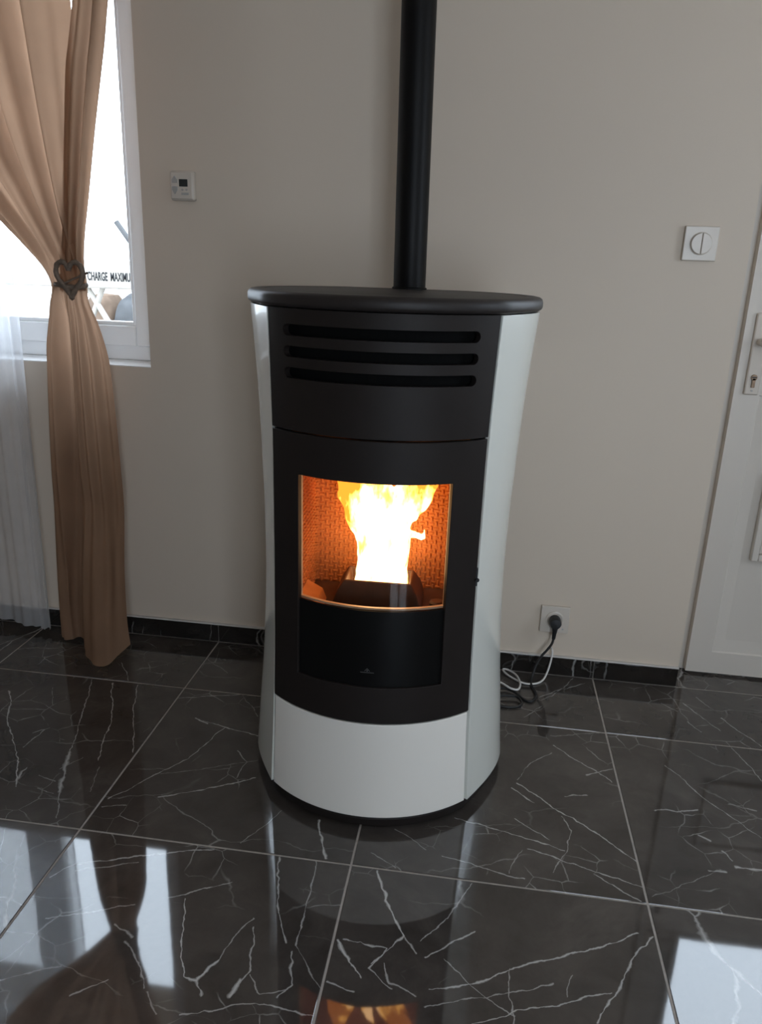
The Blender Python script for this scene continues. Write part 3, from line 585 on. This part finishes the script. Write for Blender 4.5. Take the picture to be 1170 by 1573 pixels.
lt.box(cxl-0.003, cxl+0.003, cyl_-0.006, cyl_+0.002, 0.568, 0.607); lt.tube([(cxl+0.001, cyl_-0.004, 0.582), (cxl+0.0035, cyl_-0.009, 0.5825)], 0.0045, 10)
obj('latch', lt, 'rubber', dr, bevel=0.0006)
# lower white drawer front
obj('drawer_front', cyl_shell(lin(-1, 1, 41), lambda f: [0.0315, 0.07, 0.12, 0.17, 0.22, 0.2672], lambda i, j: True, R0-0.001, R0-0.013, lambda z: math.asin(wz(z)/R0)-0.0105), 'enamel2', stove, smooth=True, bevel=0.0022, seg=3)
# lid
lp = lambda z, off: plan_ring(z, .3125, .2285, .325, .272, off)
mb = MB(); mb.loft([lp(1.1135, -0.010), lp(1.1135, -0.003), lp(1.1165, 0.002), lp(1.121, 0.0038), lp(1.131, 0.0038), lp(1.1365, 0.0015), lp(1.1398, -0.0035), lp(1.1412, -0.011), lp(1.1412, -0.030), lp(1.1385, -0.032)])
lid = obj('lid', mb, 'iron_lid', stove, smooth=True, angle=60)
mb = MB(); mb.loft([lp(1.1385, -0.036), lp(1.1405, -0.036), lp(1.1410, -0.038)])
obj('top_plate', mb, 'iron_lid', lid, smooth=True)
# firebox
FXh, FYb, FYf, FZ0_, FZ1_ = 0.168, -0.018, -0.248, 0.462, 0.862
mb = MB()
mb.box(-FXh-0.012, FXh+0.012, FYb, FYb+0.014, FZ0_-0.02, FZ1_+0.008)
for s in (-1, 1): mb.box(min(s*FXh, s*(FXh+0.012)), max(s*FXh, s*(FXh+0.012)), FYf+(0.02 if 1 else 0), FYb, FZ0_-0.02, FZ1_+0.008)
mb.box(-FXh, FXh, FYf, FYb, FZ1_, FZ1_+0.008)
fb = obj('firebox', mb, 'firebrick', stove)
obj('ash_tray', B(-FXh, FXh, FYf, FYb, FZ0_-0.02, FZ0_), 'pot', stove)
mb = MB(); pit = 0.0112
nx, nz = int(2*FXh/pit), int((FZ1_-FZ0_)/pit)
for i in range(nx):
    for j in range(nz):
        x = -FXh+pit*(i+0.5)+(2*FXh-nx*pit)/2; z = FZ0_+pit*(j+0.5)
        hx, hz = (0.0015, 0.0052) if (i+j) % 2 else (0.0052, 0.0015)
        mb.box(x-hx, x+hx, FYb-0.0038, FYb, z-hz, z+hz)
ny = int((FYb-FYf-0.03)/pit)
for i in range(ny):
    for j in range(nz):
        y = FYb-pit*(i+0.5); z = FZ0_+pit*(j+0.5); hy, hz = (0.0015, 0.0052) if (i+j) % 2 else (0.0052, 0.0015)
        for s in (-1, 1): mb.box(min(s*FXh, s*(FXh-0.0038)), max(s*FXh, s*(FXh-0.0038)), y-hy, y+hy, z-hz, z+hz)
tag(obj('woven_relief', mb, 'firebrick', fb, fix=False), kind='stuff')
# burn pot
def prect(hx, y0, y1, z, c=0.0): return [(c-hx, y0, z), (c+hx, y0, z), (c+hx, y1, z), (c-hx, y1, z)]
mb = MB(); mb.loft([prect(0.099, -0.188, -0.060, 0.462), prect(0.097, -0.186, -0.062, 0.482), prect(0.090, -0.180, -0.070, 0.505), prect(0.0745, -0.168, -0.082, 0.531), prect(0.070, -0.163, -0.087, 0.531), prect(0.066, -0.158, -0.092, 0.505)])
obj('burn_pot', mb, 'pot', stove, bevel=0.003)
obj('pot_bolt', MB().lathe([(0.014, 0.0), (0.016, 0.006), (0.016, 0.030), (0.012, 0.034), (0.0001, 0.034)], (0.132, -0.165, 0.462), 'Z', 20), 'pot', stove, smooth=True)
wdg = MB(); wdg.loft([[(-0.166, -0.20, 0.462), (-0.118, -0.20, 0.462), (-0.13, -0.20, 0.487), (-0.166, -0.20, 0.507)], [(-0.166, -0.12, 0.462), (-0.12, -0.12, 0.462), (-0.13, -0.12, 0.487), (-0.166, -0.12, 0.507)]])
obj('brick_ledge', wdg, 'firebrick', stove, bevel=0.002)

# ------------------------------------------------------------------ fire
def flame_mat(name, core, edge, kx):
    m, nt, out = nmat(name); L = nt.links.new
    tc = N(nt, 'ShaderNodeTexCoord'); mp = N(nt, 'ShaderNodeMapping'); mp.inputs['Scale'].default_value = (1, 1, 0.45); L(tc.outputs['Object'], mp.inputs['Vector'])
    no = N(nt, 'ShaderNodeTexNoise', i_Scale=34.0, i_Detail=3.0); L(mp.outputs[0], no.inputs['Vector'])
    sp = N(nt, 'ShaderNodeSeparateXYZ'); L(tc.outputs['Object'], sp.inputs[0])
    ab = N(nt, 'ShaderNodeMath', operation='ABSOLUTE'); sb = N(nt, 'ShaderNodeMath', operation='ADD'); sb.inputs[1].default_value = -0.004; L(sp.outputs[0], sb.inputs[0]); L(sb.outputs[0], ab.inputs[0])
    k1 = N(nt, 'ShaderNodeMath', operation='MULTIPLY'); k1.inputs[1].default_value = kx; L(ab.outputs[0], k1.inputs[0])
    zr = N(nt, 'ShaderNodeMapRange'); zr.inputs['From Min'].default_value = 0.62; zr.inputs['From Max'].default_value = 0.86; zr.inputs['To Max'].default_value = 0.75; L(sp.outputs[2], zr.inputs['Value'])
    a1 = N(nt, 'ShaderNodeMath', operation='ADD'); L(k1.outputs[0], a1.inputs[0]); L(zr.outputs[0], a1.inputs[1])
    nn = N(nt, 'ShaderNodeMapRange'); nn.inputs['From Min'].default_value = 0.3; nn.inputs['From Max'].default_value = 0.7; nn.inputs['To Min'].default_value = -0.50; nn.inputs['To Max'].default_value = 0.50; L(no.outputs['Fac'], nn.inputs['Value'])
    a2 = N(nt, 'ShaderNodeMath', operation='ADD'); L(a1.outputs[0], a2.inputs[0]); L(nn.outputs[0], a2.inputs[1])
    r = ramp(nt, [(0.45, c4(core)), (0.75, c4([core[0]*0.8, core[1]*0.62, core[2]*0.25])), (1.0, c4(edge))]); L(a2.outputs[0], r.inputs[0])
    e = N(nt, 'ShaderNodeEmission', i_Strength=FIRE); L(r.outputs[0], e.inputs[0]); L(e.outputs[0], out.inputs[0])
    return m
FIRE = 9.0
M['flame'] = flame_mat('flame', (1.0, 0.62, 0.30), (0.30, 0.085, 0.008), 8.5)
fm = MB()
def tongue(pts, rad, n=6): 
    P_ = smooth_path([(x, y, z) for x, y, z in pts], n); rs = []
    for i in range(len(P_)):
        t = i/(len(P_)-1)*(len(rad)-1); k = min(int(t), len(rad)-2); rs.append(rad[k]+(rad[k+1]-rad[k])*(t-k))
    fm.tube(P_, rs, 14)
tongue([(0.004, -0.112, 0.510), (0.004, -0.112, 0.56), (0.006, -0.112, 0.62), (0.006, -0.112, 0.67), (0.004, -0.11, 0.71), (0.004, -0.11, 0.745)], [0.061, 0.061, 0.057, 0.052, 0.040, 0.012])
tongue([(-0.008, -0.112, 0.62), (-0.034, -0.112, 0.68), (-0.056, -0.115, 0.73), (-0.068, -0.115, 0.79), (-0.066, -0.11, 0.848)], [0.045, 0.050, 0.042, 0.030, 0.010])
tongue([(0.022, -0.112, 0.64), (0.044, -0.112, 0.70), (0.076, -0.115, 0.755), (0.112, -0.115, 0.81), (0.126, -0.11, 0.85)], [0.040, 0.036, 0.032, 0.028, 0.010])
tongue([(0.05, -0.115, 0.675), (0.085, -0.12, 0.700), (0.108, -0.12, 0.730), (0.124, -0.12, 0.760)], [0.018, 0.014, 0.008, 0.002])
tongue([(0.048, -0.115, 0.660), (0.074, -0.12, 0.676), (0.084, -0.12, 0.700)], [0.012, 0.008, 0.002])
tongue([(0.05, -0.115, 0.636), (0.078, -0.12, 0.632), (0.092, -0.12, 0.630), (0.096, -0.12, 0.644)], [0.010, 0.006, 0.005, 0.0015])
tongue([(-0.06, -0.115, 0.70), (-0.088, -0.118, 0.705), (-0.098, -0.118, 0.722)], [0.018, 0.010, 0.002])
tongue([(0.00, -0.115, 0.72), (0.012, -0.118, 0.77), (0.03, -0.118, 0.81)], [0.020, 0.014, 0.003])
fm.v = [(x, -0.122+(y+0.112)*0.55, z) for x, y, z in fm.v]
fl = obj('flame', fm, 'flame', None)
fl.location = stove.location; fl.rotation_euler = stove.rotation_euler
rm = fl.modifiers.new('blend', 'REMESH'); rm.mode = 'VOXEL'; rm.voxel_size = 0.0028; rm.use_smooth_shade = True
tx = bpy.data.textures.new('lick', 'CLOUDS'); tx.noise_scale = 0.045; tx.noise_depth = 2
dp = fl.modifiers.new('lick', 'DISPLACE'); dp.texture = tx; dp.strength = 0.016; dp.mid_level = 0.5; dp.texture_coords = 'LOCAL'
sm = fl.modifiers.new('soft', 'SMOOTH'); sm.iterations = 4; sm.factor = 0.5
tag(fl, 'bright yellow-white flame rising from the burn pot behind the stove glass', 'fire')

# ------------------------------------------------------------------ flue pipe
fp = tag(empty('flue_pipe', (0.598, -0.222, 1.13)), 'slim matt black flue pipe rising from the back of the stove lid', 'flue pipe')
def pipe_pt(z): return (0.5995-0.0065*(z-1.14)/0.65*1.0, -0.222, z)
part('pipe', MB().tube([pipe_pt(1.136), pipe_pt(1.6), pipe_pt(2.2), pipe_pt(2.5)], 0.0395, 40), 'flue', fp, smooth=True)
part('collar', MB().lathe([(0.043, 0.0), (0.043, 0.008), (0.0405, 0.010), (0.0395, 0.010)], (0.5995, -0.222, 1.136), 'Z', 40), 'flue', fp, smooth=True)

# ------------------------------------------------------------------ wall fittings
th = tag(empty('thermostat', (-0.057, YB, 1.383)), 'white wall thermostat with a small dark display, right of the window', 'thermostat')
part('case', B(-0.092, -0.024, YB-0.022, YB, 1.345, 1.421), 'plastic', th, bevel=0.006, seg=3)
part('cover', B(-0.088, -0.028, YB-0.026, YB-0.021, 1.349, 1.417), 'plastic', th, bevel=0.002)
part('display', B(-0.0645, -0.0405, YB-0.0268, YB-0.025, 1.3805, 1.3990), 'lcd', th)
for zt, zb in ((1.408, 1.3895), (1.360, 1.3805)):
    zm = zb+(zt-zb)*0.45
    q = [(-0.0845, zb), (-0.0695, zb), (-0.0695, zm), (-0.077, zt), (-0.0845, zm)]
    part('rocker_key', MB().loft([[(x, y, z) for x, z in q] for y in (YB-0.0285, YB-0.025)]), 'btn', th, bevel=0.0008)
for x in (-0.0555, -0.0440): part('key', MB().lathe([(0.0030, 0.0), (0.0030, 0.0275), (0.0001, 0.0275)], (x, YB, 1.3725), 'Y', 14), 'btn', th, smooth=True)
part('key', B(-0.059, -0.038, YB-0.0275, YB-0.025, 1.3590, 1.3655), 'btn', th, bevel=0.0008)
sw = tag(empty('light_switch', (1.324, YB, 1.277)), 'square white wall switch with a round split rocker, left of the door', 'light switch')
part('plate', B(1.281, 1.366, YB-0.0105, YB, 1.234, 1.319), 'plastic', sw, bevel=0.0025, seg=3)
part('ring', MB().lathe([(0.0285, 0.0), (0.0285, 0.0115), (0.0265, 0.0125), (0.0001, 0.0125)], (1.324, YB, 1.2765), 'Y', 40), 'plastic', sw, smooth=True)
for s in (-1, 1):
    prof = [(s*0.0006, math.sqrt(0.0262**2-0.0006**2))]; pts = []
    for k in range(17):
        a = -PI/2+PI*k/16; pts.append((s*max(0.0006, 0.0262*math.cos(a)), 0.0262*math.sin(a)))
    m = MB(); m.loft([[(1.324+x, y, 1.2765+z) for x, z in pts] for y in (YB-0.0115, YB-0.0185)])
    part('rocker', m, 'plastic', sw, bevel=0.0018, seg=3)
so = tag(empty('power_socket', (1.066, YB, 0.187)), 'square white wall socket just above the skirting, right of the stove', 'socket')
part('plate', B(1.023, 1.109, YB-0.0105, YB, 0.144, 0.230), 'plastic', so, bevel=0.0025, seg=3)
part('well', MB().lathe([(0.0275, 0.0), (0.0275, 0.0125), (0.0255, 0.0135), (0.0215, 0.0135), (0.0205, 0.011), (0.0001, 0.011)], (1.066, YB, 0.187), 'Y', 40), 'plastic', so, smooth=True)
part('screw', MB().lathe([(0.003, 0.0), (0.003, 0.0112), (0.0001, 0.0112)], (1.092, YB, 0.1575), 'Y', 12), 'btn', so)
pg = tag(empty('power_plug', (1.066, YB-0.03, 0.18)), 'black round plug pushed into the socket, its black cord running behind the stove', 'plug')
part('plug_head', MB().lathe([(0.0165, 0.0115), (0.0175, 0.016), (0.0175, 0.040), (0.0155, 0.0455), (0.0001, 0.047)], (1.066, YB, 0.187), 'Y', 32), 'rubber', pg, smooth=True)
part('strain_relief', MB().tube([(1.066, YB-0.031, 0.182), (1.0665, YB-0.033, 0.165), (1.066, YB-0.034, 0.150), (1.0655, YB-0.034, 0.134)], [0.0125, 0.0085, 0.0062, 0.0052], 14), 'rubber', pg, smooth=True)
cord = [(1.0655, -0.022, 0.136), (1.062, -0.023, 0.118), (1.050, -0.024, 0.096), (1.036, -0.026, 0.076), (1.022, -0.030, 0.045), (1.012, -0.045, 0.012), (1.008, -0.075, 0.0042), (1.015, -0.110, 0.0042), (1.019, -0.145, 0.0042), (1.004, -0.176, 0.0042), (0.982, -0.170, 0.0045), (0.955, -0.135, 0.006), (0.92, -0.125, 0.0085), (0.885, -0.150, 0.0085), (0.883, -0.195, 0.006), (0.915, -0.218, 0.0045), (0.955, -0.217, 0.0045), (0.975, -0.197, 0.006), (0.962, -0.168, 0.0105), (0.92, -0.172, 0.0105), (0.86, -0.19, 0.0075), (0.80, -0.2, 0.0045)]
part('cord', MB().tube(smooth_path(cord, 8), 0.0038, 10), 'rubber', pg, smooth=True)
wc = [(1.066, YB-0.002, 0.088), (1.068, -0.006, 0.086), (1.068, -0.009, 0.07), (1.065, -0.012, 0.045), (1.058, -0.022, 0.02), (1.045, -0.045, 0.0045), (1.022, -0.070, 0.0036), (0.988, -0.076, 0.004), (0.955, -0.055, 0.0055), (0.932, -0.030, 0.007), (0.924, -0.008, 0.007), (0.936, 0.0 - 0.006, 0.0075), (0.955, -0.025, 0.009), (0.968, -0.060, 0.0135), (0.974, -0.100, 0.0125), (0.966, -0.130, 0.0120), (0.945, -0.132, 0.0145), (0.915, -0.108, 0.017), (0.88, -0.09, 0.012), (0.82, -0.1, 0.0036), (0.76, -0.12, 0.0036)]
tag(obj('white_cable', MB().tube(smooth_path(wc, 8), 0.0030, 10), 'wcable', smooth=True), 'thin white cable looped on the floor between stove and socket', 'cable')

# ------------------------------------------------------------------ curtains
rod = tag(empty('curtain_rod', (-0.75, -0.10, 2.27)), 'double steel curtain rod above the window', 'curtain rod')
for y, r in ((-0.122, 0.011), (-0.048, 0.006)):
    part('rod', MB().tube([(-1.75, y, 2.268 if r > 0.01 else 2.258), (0.10, y, 2.268 if r > 0.01 else 2.258)], r, 14), 'chrome', rod, smooth=True)
for x in (-1.76, 0.11): part('finial', MB().tube([(x-0.03, -0.122, 2.268), (x-0.02, -0.122, 2.268), (x+0.02, -0.122, 2.268), (x+0.03, -0.122, 2.268)], [0.006, 0.02, 0.02, 0.006], 14), 'chrome', rod, smooth=True)
for x in (-1.62, 0.02): part('bracket', MB().tube([(x, YB, 2.272), (x, -0.122, 2.272)], 0.008, 10).lathe([(0.022, 0), (0.022, 0.008), (0.0001, 0.008)], (x, YB, 2.272), 'Y', 18), 'chrome', rod, smooth=True)
def drape(rows, nu, nz, fold):
    """rows: (z, [plan points]) from top to bottom; fold(u, z) pushes the cloth out along its plan normal"""
    K = len(rows[0][1]); tabs = [[], []]
    rows = sorted(rows, key=lambda r: r[0])
    tx_ = [[(r[0], r[1][k][0]) for r in rows] for k in range(K)]; ty_ = [[(r[0], r[1][k][1]) for r in rows] for k in range(K)]
    hz = [[(r[0], (r[1][k][2] if len(r[1][k]) > 2 else 0.0)) for r in rows] for k in range(K)]
    z0, z1 = rows[0][0], rows[-1][0]; m = MB(); V = []
    for i in range(nz+1):
        z = z0+(z1-z0)*i/nz
        px = [cr_table(t, z) for t in tx_]; py = [cr_table(t, z) for t in ty_]; pz = [lerp_table(t, z) for t in hz]
        for j in range(nu+1):
            u = j/nu; tb = [k/(K-1) for k in range(K)]
            X = cr_table(list(zip(tb, px)), u); Y = cr_table(list(zip(tb, py)), u); Z = z+cr_table(list(zip(tb, pz)), u)
            e = 0.01; X2 = cr_table(list(zip(tb, px)), min(1, u+e)); Y2 = cr_table(list(zip(tb, py)), min(1, u+e)); X1 = cr_table(list(zip(tb, px)), max(0, u-e)); Y1 = cr_table(list(zip(tb, py)), max(0, u-e))
            tx2, ty2 = X2-X1, Y2-Y1; l = math.hypot(tx2, ty2) or 1
            d = fold(u, z); V.append((X+ty2/l*d, Y-tx2/l*d, Z))
    F = [(i*(nu+1)+j, i*(nu+1)+j+1, (i+1)*(nu+1)+j+1, (i+1)*(nu+1)+j) for i in range(nz) for j in range(nu)]
    m.v = V; m.f = F; return m
cu = tag(empty('curtain', (-0.36, -0.12, 0)), 'brown fabric curtain gathered by a heart tieback at the window', 'curtain')
def foldf(n, ph, sharp=0.0):
    def g(u):
        c = math.cos(2*PI*(n*u+ph)+0.7*math.sin(2*PI*1.3*u+ph*5)); return math.copysign(abs(c)**(1.0-sharp), c)
    return g
g6, g3 = foldf(4.3, 0.1, 0.3), foldf(2.0, 0.58, 0.1)
g9 = foldf(9.0, 0.3)
def fold_main(u, z):
    up = max(0, min(1, (z-1.10)/0.10)); am = cr_table([(0.0, 0.010), (0.4, 0.024), (0.75, 0.032), (0.95, 0.030), (1.05, 0.018), (1.115, 0.008), (1.25, 0.022), (1.6, 0.036), (2.24, 0.034)], z)
    return am*(g6(u)*up + g3(u)*(1-up)) + 0.20*am*g9(u)
def row(z, xl, yl, xr, yr, bow=0.0): return (z, [(xl+(xr-xl)*t, yl+(yr-yl)*t-bow*math.sin(PI*t)) for t in (0, .2, .4, .6, .8, 1.0)])
rows = [row(2.256, -1.08, -.122, -.335, -.122), row(2.05, -1.03, -.122, -.315, -.122), row(1.79, -.93, -.125, -.297, -.127, .01), row(1.60, -.815, -.125, -.297, -.13, .015), row(1.45, -.70, -.128, -.30, -.132, .02), row(1.34, -.585, -.13, -.305, -.135, .02), row(1.289, -.532, -.13, -.305, -.137, .02), row(1.208, -.453, -.13, -.300, -.138, .022), row(1.150, -.408, -.135, -.288, -.14, .030), row(1.115, -.393, -.138, -.284, -.14, .034),
        row(1.073, -.402, -.132, -.284, -.14, .030), row(1.02, -.418, -.128, -.270, -.14, .02), row(.947, -.438, -.125, -.256, -.142, .014), row(.898, -.445, -.122, -.249, -.146, .012), row(.60, -.475, -.117, -.236, -.152, .01), row(.47, -.482, -.113, -.232, -.152, .015),
        (.26, [(-.490,-.11), (-.455,-.118), (-.415,-.112), (-.352,-.155), (-.276,-.190), (-.226,-.162)]),
        (.12, [(-.498,-.10), (-.468,-.110), (-.430,-.100), (-.362,-.162), (-.279,-.214), (-.220,-.176)]),
        (.012, [(-.506,-.088, 0.0), (-.472,-.100, 0.0), (-.432,-.092, 0.003), (-.364,-.168, -0.002), (-.281,-.230, -0.006), (-.210,-.188, 0.048)])]
c1 = part('main_panel', drape(rows, 150, 150, fold_main), 'curtain', cu, smooth=True, fix=False, angle=180)
gs = foldf(2.3, 0.2, 0.2)
def fold_s(u, z): return cr_table([(1.09, 0.005), (1.3, 0.012), (2.24, 0.018)], z)*gs(u)
rows = [row(2.256, -.20, -.122, -.085, -.122), row(2.05, -.235, -.125, -.135, -.125), row(1.79, -.275, -.132, -.186, -.132), row(1.70, -.292, -.135, -.200, -.135), row(1.649, -.302, -.138, -.209, -.138), row(1.501, -.316, -.145, -.237, -.142), row(1.344, -.330, -.152, -.264, -.145), row(1.23, -.340, -.158, -.283, -.148), row(1.137, -.350, -.166, -.290, -.148), row(1.10, -.352, -.166, -.288, -.148)]
part('edge_panel', drape(rows, 50, 70, fold_s), 'curtain', cu, smooth=True, fix=False, angle=180)
tb = tag(empty('curtain_tieback', (-0.327, -0.165, 1.115)), 'brown braided heart-shaped tieback holding the curtain', 'tieback')
hp = []
for k in range(41):
    t = 2*PI*k/40; hx = 16*math.sin(t)**3; hy = 13*math.cos(t)-5*math.cos(2*t)-2*math.cos(3*t)-math.cos(4*t)
    hp.append((-0.3075+hx*0.00235, -0.190-0.003*math.cos(t), 1.136+hy*0.0032))
part('heart_loop', MB().tube(hp, [0.0068+0.0010*math.sin(k*2.4) for k in range(41)], 10), 'cord', tb, smooth=True)
st = []
for k in range(33):
    a = 2*PI*k/32; st.append((-0.328+0.0390*math.cos(a), -0.150+0.036*math.sin(a), 1.113+0.003*math.sin(a*2)))
part('strap', MB().tube(st, 0.0065, 8), 'cord', tb, smooth=True)
part('pin', MB().tube([(-0.330, -0.188, 1.118), (-0.258, -0.186, 1.149)], 0.0028, 8), 'cord', tb, smooth=True)
sheer = tag(empty('sheer_curtain', (-0.95, -0.05, 0)), 'translucent white sheer curtain left of the brown curtain', 'curtain')
def fold_v(u, z): return 0.017*math.cos(2*PI*(9.0*u+0.15)+1.5*math.sin(5*u))*(0.7+0.3*math.cos(z*1.3+u*4)) + 0.004*math.cos(2*PI*23*u)
def vrow(z, hem=False):
    xs_ = [-1.55, -1.35, -1.15, -.95, -.75, -.60, -.548]; 
    return (z, [(x, -0.045-(0.012 if x > -.65 else 0)*(1 if z < 1 else 0.5), (0.012 if (hem and x < -.65) else 0.0)) for x in xs_])
part('panel', drape([vrow(2.250), vrow(1.5), vrow(.6), vrow(.02, True)], 200, 60, fold_v), 'sheer', sheer, smooth=True, fix=False, angle=180)
